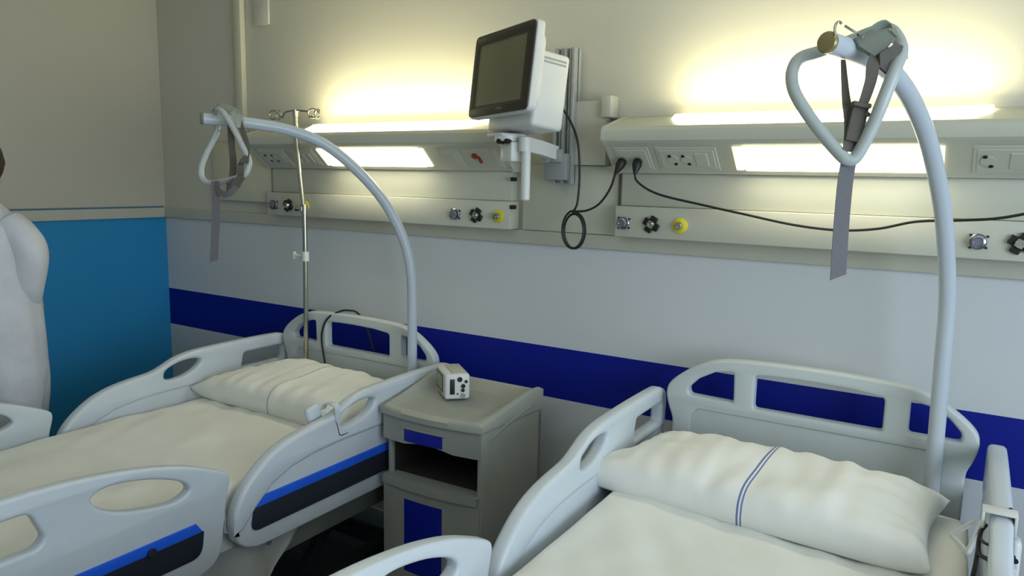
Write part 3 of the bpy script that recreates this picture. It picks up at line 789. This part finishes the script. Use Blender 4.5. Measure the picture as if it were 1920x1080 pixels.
# ------------------------------------------------------------------ drip stand
t = thing('iv_pole', 'slim chrome drip pole with hooked top standing at the left bed headboard', 'drip pole', (1.398, -.24, .5))
bm = bmesh.new(); tube(bm, [(1.396, -.24, .50), (1.398, -.24, .9), (1.404, -.24, 1.3), (1.404, -.24, 1.54)], .0108, 16); obj('lower_tube', bm, M['steel'], t)
bm = bmesh.new(); tube(bm, [(1.404, -.24, 1.52), (1.396, -.24, 1.57), (1.378, -.24, 1.70), (1.362, -.24, 1.848), (1.357, -.24, 1.968)], .0098, 16); obj('upper_tube', bm, M['steel'], t)
bm = bmesh.new(); cyl(bm, (1.403, -.24, 1.545), .0155, .045, 'Z'); cyl(bm, (1.378, -.252, 1.548), .012, .03, 'X'); obj('height_clamp', bm, M['steel'], t)
bm = bmesh.new(); cyl(bm, (1.404, -.24, 1.333), .0165, .042, 'Z'); cyl(bm, (1.366, -.24, 1.333), .007, .06, 'X'); box(bm, (1.332, -.24, 1.333), (.012, .016, .034), .004); obj('cable_clip', bm, M['white'], t)
bm = bmesh.new()
tube(bm, catmull([(1.255, -.24, 1.958), (1.275, -.24, 1.955), (1.29, -.24, 1.975), (1.33, -.24, 1.982), (1.357, -.24, 1.984), (1.40, -.24, 1.98), (1.435, -.24, 1.975), (1.452, -.24, 1.953), (1.47, -.24, 1.957)], 6), .0042, 8)
for cx in (1.235, 1.483):
    for q in range(2):
        L = [(cx+.024*math.cos(a), -.24+(-.022 if q else .018)*math.sin(a/2), 1.966+.019*math.sin(a)) for a in [2*PI*k/16 for k in range(15)]]
        tube(bm, L, .0036, 8)
obj('bag_hooks', bm, M['steel'], t)
bm = bmesh.new(); cyl(bm, (1.357, -.24, 1.972), .013, .03, 'Z'); obj('top_cap', bm, M['steel'], t)

for ch in bpy.data.objects:
    if ch.parent and ch.parent.name == 'iv_pole':
        inv = ch.matrix_parent_inverse
        for v in ch.data.vertices: v.co = Vector((3.977+(v.co.x-3.977)*1.0152, v.co.y+.036, max(.5, 1.7+(v.co.z-1.7)*1.0152)))

# cable looped over left headboard
t = thing('bed_cable', 'thin dark cable looped over the left bed headboard', 'cable', (1.5, -.14, .85))
bm = bmesh.new(); tube(bm, catmull([(1.70, -.07, .60), (1.68, -.08, .85), (1.64, -.10, 1.02), (1.60, -.116, 1.078), (1.565, -.13, 1.086), (1.530, -.145, 1.082), (1.485, -.172, 1.056), (1.455, -.178, 1.02), (1.44, -.182, .97), (1.44, -.182, .92), (1.45, -.184, .88), (1.465, -.188, .82), (1.47, -.188, .72)], 6), .0045, 8); obj('cable', bm, M['cord'], t)

# ------------------------------------------------------------------ bedside cabinet
t = thing('bedside_cabinet', 'grey moulded bedside cabinet with navy insets between the two beds', 'cabinet', (2.395, -.4, 0))
def cb(u, v, w):   # u 0..1 across, v 0 front..1 back, w height
    xf = 2.180+.432*u; xb = 2.158+.475*u
    return Vector((xf+(xb-xf)*v, -.585+.385*v-.02*(1-v)*(0)+.012*u*(1-v), w))
def cspan(bm, u0, u1, v0, v1, z0, z1, bev=0, mi=0, seg=3):
    vs = span(bm, (0, 0, 0), (1, 1, 1), 0, mi=mi)
    # build in metres first so bevels stay even
    for v in vs: v.co = cb(u0+(u1-u0)*v.co.x, v0+(v1-v0)*v.co.y, z0+(z1-z0)*v.co.z)
    if bev:
        es = list(set(e for v in vs for e in v.link_edges)); r = bmesh.ops.bevel(bm, geom=es, offset=bev, segments=seg, affect='EDGES', profile=.5)
        for f in r['faces']: f.material_index = mi
def bowed(bm, u0, u1, z0, z1, d0, d1, bev, mi=0, n=12, bow=.018, low=0.0, cut=None):
    """a front panel whose face bows toward the room; low: extra sag of lower edge at the middle/ends"""
    F = []
    for i in range(n+1):
        k = i/n; u = u0+(u1-u0)*k; b = bow*(1-(2*k-1)**2)
        zb = z0-low*min(1, max(0, (abs(2*k-1)-.25)/.2)) if low else z0
        zt = z1
        P = [cb(u, 0, zb), cb(u, 0, zb), cb(u, 0, zt), cb(u, 0, zt)]
        y0 = d0; yf = d1+b
        F.append([bm.verts.new(P[0]+Vector((0, y0, 0))), bm.verts.new(P[1]+Vector((0, -yf, 0))), bm.verts.new(P[2]+Vector((0, -yf, 0))), bm.verts.new(P[3]+Vector((0, y0, 0)))])
    fs = []
    for a, b in zip(F, F[1:]):
        for k in range(4): fs.append(bm.faces.new((a[k], b[k], b[(k+1) % 4], a[(k+1) % 4])))
    fs.append(bm.faces.new(F[0])); fs.append(bm.faces.new(F[-1][::-1]))
    for f in fs: f.material_index = mi
    if bev:
        es = [e for e in bm.edges if e.is_valid and len(e.link_faces) == 2 and all(f in set(fs) for f in e.link_faces) and e.calc_face_angle(0) > .9]
        r = bmesh.ops.bevel(bm, geom=es, offset=bev, segments=3, affect='EDGES', profile=.5)
# carcass: sides, back, shelf, base
bm = bmesh.new()
cspan(bm, 0, .045, .06, 1, .10, .835, .004); cspan(bm, .955, 1, .0, 1, .10, .835, .004)
cspan(bm, 0, 1, .94, 1, .10, .83, .003); cspan(bm, .03, .97, .08, 1, .10, .13, 0); cspan(bm, .03, .97, .06, 1, .575, .598, 0)
cspan(bm, .03, .97, .1, 1, .73, .745, 0)
obj('carcass', bm, M['cab'], t)
bm = bmesh.new(); cspan(bm, .046, .954, .90, .935, .60, .73); cspan(bm, .046, .052, .10, .9, .60, .73); cspan(bm, .948, .953, .1, .9, .6, .73); cspan(bm, .05, .95, .13, .9, .5982, .6005); obj('niche_shade', bm, M['cabshade'], t)  # dark sheets painting the shade on the niche's back, sides and floor
# moulded top with raised side lips
bm = bmesh.new(); nu, nv = 40, 26; G = {}
def lip(u, v):
    rise = .050*min(1, max(0, v)/.75)**1.2+.004
    e = max(0, (abs(2*u-1)-.70)/.26); e = min(1, e); side = (3*e*e-2*e**3)
    eb = max(0, (v-.90)/.10); back = 3*eb*eb-2*eb**3
    return .868+rise*max(side, back*.9)
for i in range(nu+1):
    for j in range(nv+1):
        u = -.012+1.024*i/nu; v = -.045+1.045*j/nv
        z = lip(u, v); e = min(i, nu-i, j)/1.0
        if i in (0, nu) or j in (0, nv): z -= .010
        bow = -.018*(1-(2*u-1)**2)*max(0, 1-v*4)
        G[i, j] = bm.verts.new(cb(u, v, z)+Vector((0, bow, 0)))
for i in range(nu):
    for j in range(nv): bm.faces.new((G[i, j], G[i+1, j], G[i+1, j+1], G[i, j+1]))
loop = [G[i, 0] for i in range(nu+1)]+[G[nu, j] for j in range(1, nv+1)]+[G[i, nv] for i in range(nu-1, -1, -1)]+[G[0, j] for j in range(nv-1, 0, -1)]
low_ = [bm.verts.new((v.co.x, v.co.y, .838)) for v in loop]
for k in range(len(loop)):
    k2 = (k+1) % len(loop); bm.faces.new((loop[k], low_[k], low_[k2], loop[k2]))
bm.faces.new(low_)
obj('top', bm, M['cab'], t, 60)
# side relief, a raised swoosh following the lip
bm = bmesh.new(); pts = [cb(1.006, v, .80+.075*(max(0, v-.12)/.8)**.7) for v in [.12+.76*k/12 for k in range(13)]]
tube(bm, pts, [.002]+[.005]*11+[.002], 8); obj('side_moulding', bm, M['cab'], t)
# drawer
bm = bmesh.new(); bowed(bm, 0, .985, .752, .832, .02, .004, .006, bow=.016, low=.012); dr = obj('drawer', bm, M['cab'], t)
bm = bmesh.new(); bowed(bm, .25, .66, .752, .800, .0, .0178, .001, bow=.0045); n_ = obj('drawer_inset', bm, M['navy'], dr); n_['label'] = 'navy blue recessed drawer grip'
bm = bmesh.new(); bowed(bm, .22, .69, .800, .810, .0, .0215, .002, bow=.0045); obj('drawer_lip', bm, M['cab'], dr)
# door
bm = bmesh.new(); bowed(bm, 0, .985, .11, .567, .02, .004, .006, bow=.016); do = obj('door', bm, M['cab'], t)
bm = bmesh.new(); bowed(bm, 0, .97, .570, .600, .02, .012, .006, bow=.02); obj('shelf_edge', bm, M['cab'], t)
bm = bmesh.new(); bowed(bm, .25, .66, .25, .53, .0, .0178, .001, bow=.0045); n_ = obj('door_inset', bm, M['navy'], do); n_['label'] = 'navy blue recessed door grip'
for u in (.1, .9):
    for v in (.12, .88):
        p = cb(u, v, .05); bm = bmesh.new(); cyl(bm, (p.x, p.y, .03), .03, .02, 'X', 20); cyl(bm, (p.x, p.y, .075), .012, .05, 'Z'); obj('castor', bm, M['black'], t)

# small monitor on the cabinet
t = thing('vital_signs_meter', 'small white boxy meter with grey display and round ports on bedside cabinet', 'meter', (2.35, -.40, .8705))
e1 = Vector((.70, .71, 0)).normalized(); e2 = Vector((-.76, .65, 0)).normalized(); O = Vector((2.352, -.440, .8765))
def dv(a, b, c): return O+e1*a+e2*b+Vector((0, 0, 1))*c
def dbox(bm, a0, a1, b0, b1, c0, c1, bev, mi=0, shear=0):
    vs = span(bm, (a0, b0, c0), (a1, b1, c1), bev, 3, mi)
    for v in vs:
        c = v.co.copy(); sh = shear*(1-c.z/.09)
        v.co = dv(c.x+(.0), c.y*(1)+sh, c.z)
bm = bmesh.new(); dbox(bm, .0, .094, 0, .165, 0, .096, .008); obj('case', bm, M['white'], t)
bm = bmesh.new(); dbox(bm, .03, .088, .012, .155, .0955, .099, .002); obj('top_plate', bm, M['rail'], t)
bm = bmesh.new(); dbox(bm, -.0015, .002, .038, .148, .016, .086, .0); sc_ = obj('display_frame', bm, M['bezel'], t)
bm = bmesh.new(); dbox(bm, -.0022, .001, .046, .138, .024, .078, .0); obj('display', bm, mat('lcd', (150, 152, 128), .3), sc_)
bm = bmesh.new(); dbox(bm, .018, .036, -.003, .003, .020, .078, .0014); obj('cable_port', bm, M['black'], t)
for a, c, r_ in ((.055, .077, .0095), (.079, .068, .006), (.068, .051, .008), (.067, .035, .007), (.047, .022, .003)):
    bm = bmesh.new(); p = dv(a, -.0005, c); R = Vector((0, 0, 1)).rotation_difference(-e2).to_matrix()
    lathe(bm, [(0, 0), (r_, 0), (r_, .0035), (r_*.7, .0035), (r_*.6, .0015), (0, .0015)], p, seg=16, rot=R); obj('round_port', bm, M['black'], t)
bm = bmesh.new(); p = dv(.067, -.0005, .014); lathe(bm, [(0, 0), (.009, 0), (.009, .003), (.007, .003), (.0065, .001), (0, .001)], p, seg=16, rot=R); obj('ring_port', bm, M['grey'], t)

# bed handset hooked over left bed's near side rail
t = thing('bed_handset', 'white bed handset hooked over the near rail beside the left pillow', 'handset', (2.10, -.83, .86))
xr = BL[0]+.506
bm = bmesh.new()
box(bm, (xr-.048, -.835, .845), (.026, .062, .13), .012, 3, Matrix.Rotation(.25, 3, 'X')); obj('case', bm, M['bed'], t)
bm = bmesh.new(); tube(bm, catmull([(xr-.045, -.80, .885), (xr-.03, -.80, .906), (xr, -.80, .912), (xr+.024, -.80, .904), (xr+.027, -.80, .86)], 4), 1, flat=(.024, .005), side=(0, 1, 0)); obj('hook', bm, M['bed'], t)
bm = bmesh.new(); tube(bm, catmull([(xr+.0245, -.812, .862), (xr+.0255, -.80, .835), (xr+.026, -.79, .802), (xr+.0255, -.76, .798), (xr+.02, -.70, .80)], 5), .0018, 6); obj('lead', bm, M['cord'], t)

# handset with cord and wire holder on the right bed's outer rail
t = thing('bed_handset', 'white pendant handset with black cord hanging on the far right bed rail', 'handset', (4.14, -.62, .9))
bm = bmesh.new(); box(bm, (4.119, -.66, .828), (.028, .055, .19), .012, 3, Matrix.Rotation(-.1, 3, 'X')); box(bm, (4.108, -.70, .86), (.04, .03, .03), .004); obj('case', bm, M['white'], t)
bm = bmesh.new(); cyl(bm, (4.122, -.694, .885), .006, .004, 'Y'); obj('button', bm, M['black'], t)
bm = bmesh.new()
tube(bm, catmull([(4.118, -.63, .94), (4.105, -.65, .985), (4.10, -.69, .965), (4.098, -.735, .93), (4.092, -.78, .88), (4.08, -.82, .80)], 6), .0048, 8)
tube(bm, catmull([(4.062, -.66, .94), (4.052, -.69, .93), (4.052, -.73, .90), (4.075, -.77, .90), (4.105, -.81, .86), (4.12, -.83, .78)], 6), .0048, 8)
tube(bm, catmull([(4.052, -.70, .92), (4.066, -.745, .93), (4.095, -.745, .935), (4.118, -.71, .90)], 5), .0036, 8)
tube(bm, catmull([(4.05, -.72, .905), (4.045, -.76, .86), (4.03, -.80, .76)], 5), .0048, 8)
obj('cord', bm, M['cord'], t)
t = thing('rail_bracket', 'white folding wire bracket clipped over the far right bed rail', 'bracket', (4.07, -.66, .99))
bm = bmesh.new()
span(bm, (4.050, -.70, .984), (4.118, -.66, .990), .002); span(bm, (4.112, -.70, .94), (4.118, -.66, .988), .002); span(bm, (4.050, -.70, .95), (4.056, -.66, .988), .002); obj('clip', bm, M['white'], t)
for A_, B_ in (((4.055, -.675, .955), (4.0327, -.6904, .8788)), ((3.9965, -.6508, .8936), (4.0403, -.6515, .9391)), ((3.9965, -.6508, .8936), (4.034, -.692, .876))):
    bm = bmesh.new(); tube(bm, [A_, B_], 1, flat=(.0095, .008), side=(0, 0, 1)); obj('arm', bm, M['white'], t)

# ------------------------------------------------------------------ person at the left edge
PX, PY = .668, -1.23; ang = math.radians(32)   # local +x = image right
pr_ = thing('person', 'person in a loose white gown with short brown hair standing beside the left bed', 'person', (PX, PY, 0), ang)
def skin_mesh(nodes, links, m, name, parent, sub=2):
    me = bpy.data.meshes.new('tmp'); me.from_pydata([n[0] for n in nodes], links, [])
    o = bpy.data.objects.new('tmp', me); COL.objects.link(o)
    mo = o.modifiers.new('s', 'SKIN'); mo.use_smooth_shade = True
    for i, n in enumerate(nodes):
        sv = me.skin_vertices[0].data[i]; r = n[1]; sv.radius = r if isinstance(r, tuple) else (r, r)
        sv.use_root = (i == 0)
    s = o.modifiers.new('u', 'SUBSURF'); s.levels = sub; s.render_levels = sub
    me2 = bpy.data.meshes.new_from_object(o.evaluated_get(bpy.context.evaluated_depsgraph_get()))
    bpy.data.objects.remove(o); bpy.data.meshes.remove(me)
    b = bmesh.new(); b.from_mesh(me2); bpy.data.meshes.remove(me2)
    return b
# faces away (+y local = away from the camera, toward the head end)
N = [((0, 0, .95), (.15, .11)), ((0, 0, 1.15), (.135, .10)), ((0, .0, 1.36), (.14, .10)), ((0, -.01, 1.49), (.09, .075)), ((0, 0, 1.55), (.055, .055)), ((0, .02, 1.62), (.066, .078)), ((0, .01, 1.70), (.076, .094)), ((0, 0, 1.77), (.06, .072)),
     ((-.14, 0, 1.44), .048), ((-.165, .0, 1.20), .038), ((-.07, .12, 1.10), .03), ((-.035, .165, 1.09), (.020, .034)),
     ((.14, 0, 1.44), .048), ((.165, .0, 1.20), .038), ((.07, .12, 1.13), .03), ((.035, .165, 1.13), (.020, .034)),
     ((-.10, 0, .86), .09), ((-.11, .01, .50), .058), ((-.11, -.01, .10), .04), ((-.11, .10, .045), .036),
     ((.10, 0, .86), .09), ((.11, .01, .50), .058), ((.11, -.01, .10), .04), ((.11, .10, .045), .036)]
Lk = [(0, 1), (1, 2), (2, 3), (3, 4), (4, 5), (5, 6), (6, 7), (2, 8), (8, 9), (9, 10), (10, 11), (2, 12), (12, 13), (13, 14), (14, 15), (0, 16), (16, 17), (17, 18), (18, 19), (0, 20), (20, 21), (21, 22), (22, 23)]
for s, base in ((-1, 11), (1, 15)):
    bx, by, bz = N[base][0]
    for q, (dx, L_) in enumerate(((-.024, .075), (-.008, .085), (.009, .08), (.025, .062))):
        a = len(N)
        N.append(((bx+dx*.9, by+.045, bz+dx*.4), .0095)); N.append(((bx+dx*1.05-s*.0, by+.045+L_*.5, bz-.008+dx*.4), .0085)); N.append(((bx+dx, by+.045+L_*.85, bz-.03+dx*.4), .0075))
        Lk += [(base, a), (a, a+1), (a+1, a+2)]
    a = len(N); N.append(((bx-s*.035, by+.0, bz+.012), .011)); N.append(((bx-s*.05, by+.045, bz+.01), .009)); Lk += [(base, a), (a, a+1)]
bm = skin_mesh(N, Lk, None, 'body', pr_)
# nose, ears, eye sockets pushed out of the head surface
for v in bm.verts:
    c = v.co
    if c.z > 1.6:
        if c.y > .06 and abs(c.x) < .016 and 1.655 < c.z < 1.70: c.y += .018*(1-abs(c.x)/.016)
        if abs(abs(c.x)-.075) < .02 and 1.66 < c.z < 1.71 and abs(c.y) < .02: c.x *= 1.18
PM = Matrix.Translation((PX, PY, 0)) @ Matrix.Rotation(ang, 4, 'Z')
bm.transform(PM)
obj('body', bm, M['skin'], pr_, 180)
for s in (-1, 1):
    bm = bmesh.new(); lathe(bm, [(0, -.012), (.009, -.008), (.012, 0), (.009, .008), (0, .012)], (s*.031, .098, 1.70), 'Y', 12, mi=0); bm.transform(PM); obj('eye', bm, M['white'], pr_)
bm = bmesh.new(); tube(bm, [(-.024, .098, 1.628), (0, .103, 1.626), (.024, .098, 1.628)], [.003, .0055, .003], 8); bm.transform(PM); obj('mouth', bm, mat('lips', (160, 95, 85), .5), pr_)
# hair: a shell round the back and top of the head
bm = bmesh.new(); nu, nv = 36, 18; G = {}
for i in range(nu):
    for j in range(nv+1):
        a = 2*PI*i/nu; front = max(0, math.sin(a))
        zlow = 1.635+.11*front**.6
        f_ = j/nv; z = zlow+(1.843-zlow)*f_
        cz = 1.72; kk = math.sqrt(max(0, 1-((z-cz)/.125)**2)) if z > cz else math.sqrt(max(.0, 1-((z-cz)/.16)**2))
        w = 1+.03*noise.noise(Vector((a*3, z*30, 1)))
        G[i, j] = bm.verts.new((.091*kk*math.cos(a)*w, .003+.108*kk*math.sin(a)*w, z))
for i in range(nu):
    for j in range(nv): bm.faces.new((G[i, j], G[(i+1) % nu, j], G[(i+1) % nu, j+1], G[i, j+1]))
bm.transform(PM); obj('hair', bm, M['hair'], pr_, 180)
# gown: torso loft with folds plus sleeves
bm = bmesh.new(); nu = 56; rows = []
prof = [(1.59, .06, .062), (1.57, .07, .07), (1.54, .10, .09), (1.50, .135, .115), (1.46, .165, .135), (1.38, .19, .15), (1.28, .198, .16), (1.16, .198, .165), (1.02, .20, .17), (.92, .195, .17), (.88, .195, .165), (.80, .188, .16), (.70, .172, .158), (.60, .158, .155), (.52, .152, .15)]
pp = catmull([Vector(p) for p in prof], 4)
for z, a_, b_ in [tuple(v) for v in pp]:
    row = []
    for k in range(nu):
        an = 2*PI*k/nu; lo = max(0, (1.5-z))
        f_ = 1+(.05*math.sin(an*9+3*z)+.16*noise.noise(Vector((math.cos(an)*3, math.sin(an)*3, z*1.5))))*max(0, 1.2-z)/.5+.05*min(1, lo*3)*noise.noise(Vector((math.cos(an)*2.2, math.sin(an)*2.2, z*3)))
        row.append(bm.verts.new((a_*math.cos(an)*f_, b_*math.sin(an)*f_, z)))
    rows.append(row)
for a, b in zip(rows, rows[1:]):
    for k in range(nu): bm.faces.new((a[k], b[k], b[(k+1) % nu], a[(k+1) % nu]))
bm.transform(PM); gw = obj('gown', bm, M['gown'], pr_, 180)
for s in (-1, 1):
    bm = bmesh.new(); P = catmull([(s*.105, 0, 1.49), (s*.15, 0, 1.44), (s*.182, .0, 1.37), (s*.168, .0, 1.24), (s*.13, .06, 1.15), (s*.085, .115, 1.12)], 6)
    tube(bm, P, [.06+.02*math.sin(PI*min(1, i/len(P)*1.3))-.025*(i/len(P)) for i in range(len(P))], 20)
    bm.transform(PM); obj('sleeve', bm, M['gown'], gw, 180)
for s in (-1, 1):
    bm = bmesh.new(); P = catmull([(s*.08, 0, .85), (s*.09, .01, .5), (s*.105, -.005, .12)], 6); tube(bm, P, [.09-.03*i/len(P) for i in range(len(P))], 16); bm.transform(PM); obj('trouser_leg', bm, M['trouser'], pr_, 180)
    bm = bmesh.new(); box(bm, (s*.11, .05, .045), (.10, .27, .085), .035, 4); bm.transform(PM); obj('shoe', bm, M['shoe'], pr_)

# ------------------------------------------------------------------ lights
def area(name, loc, rot, sx, sy, power, col, spread=PI):
    l = bpy.data.lights.new(name, 'AREA'); l.shape = 'RECTANGLE'; l.size = sx; l.size_y = sy; l.energy = power; l.color = col; l.spread = spread
    o = bpy.data.objects.new(name, l); COL.objects.link(o); o.location = loc; o.rotation_euler = rot
    return o
warm = (1, .92, .58)
for cx, w in ((1.78, .92), (3.53, .94)):
    area('uplight', (cx, -.10, 1.955), (PI+.12, 0, 0), w, .05, 4.8, warm)
for cx, w in ((1.715, .55), (3.60, .55)):
    area('reading_light', (cx, -.145, 1.762), (math.radians(-20), 0, 0), w, .06, 1.2, (1, .93, .72))
area('window_light', (RX-.08, -2.25, 1.7), (0, math.radians(90), 0), 1.5, 2.6, 76, (.74, .87, 1.0))
area('room_fill', (3.2, -3.0, RZ-.05), (0, 0, 0), 3.0, 2.0, 14, (.98, .98, .88))
w = bpy.data.worlds.new('world'); SC.world = w; w.use_nodes = True
w.node_tree.nodes['Background'].inputs[0].default_value = (.5, .55, .6, 1); w.node_tree.nodes['Background'].inputs[1].default_value = .25
SC.view_settings.view_transform = 'Standard'; SC.view_settings.look = 'None'; SC.view_settings.exposure = 0; SC.view_settings.gamma = 1
SC.cycles.max_bounces = 8; SC.cycles.sample_clamp_indirect = 5
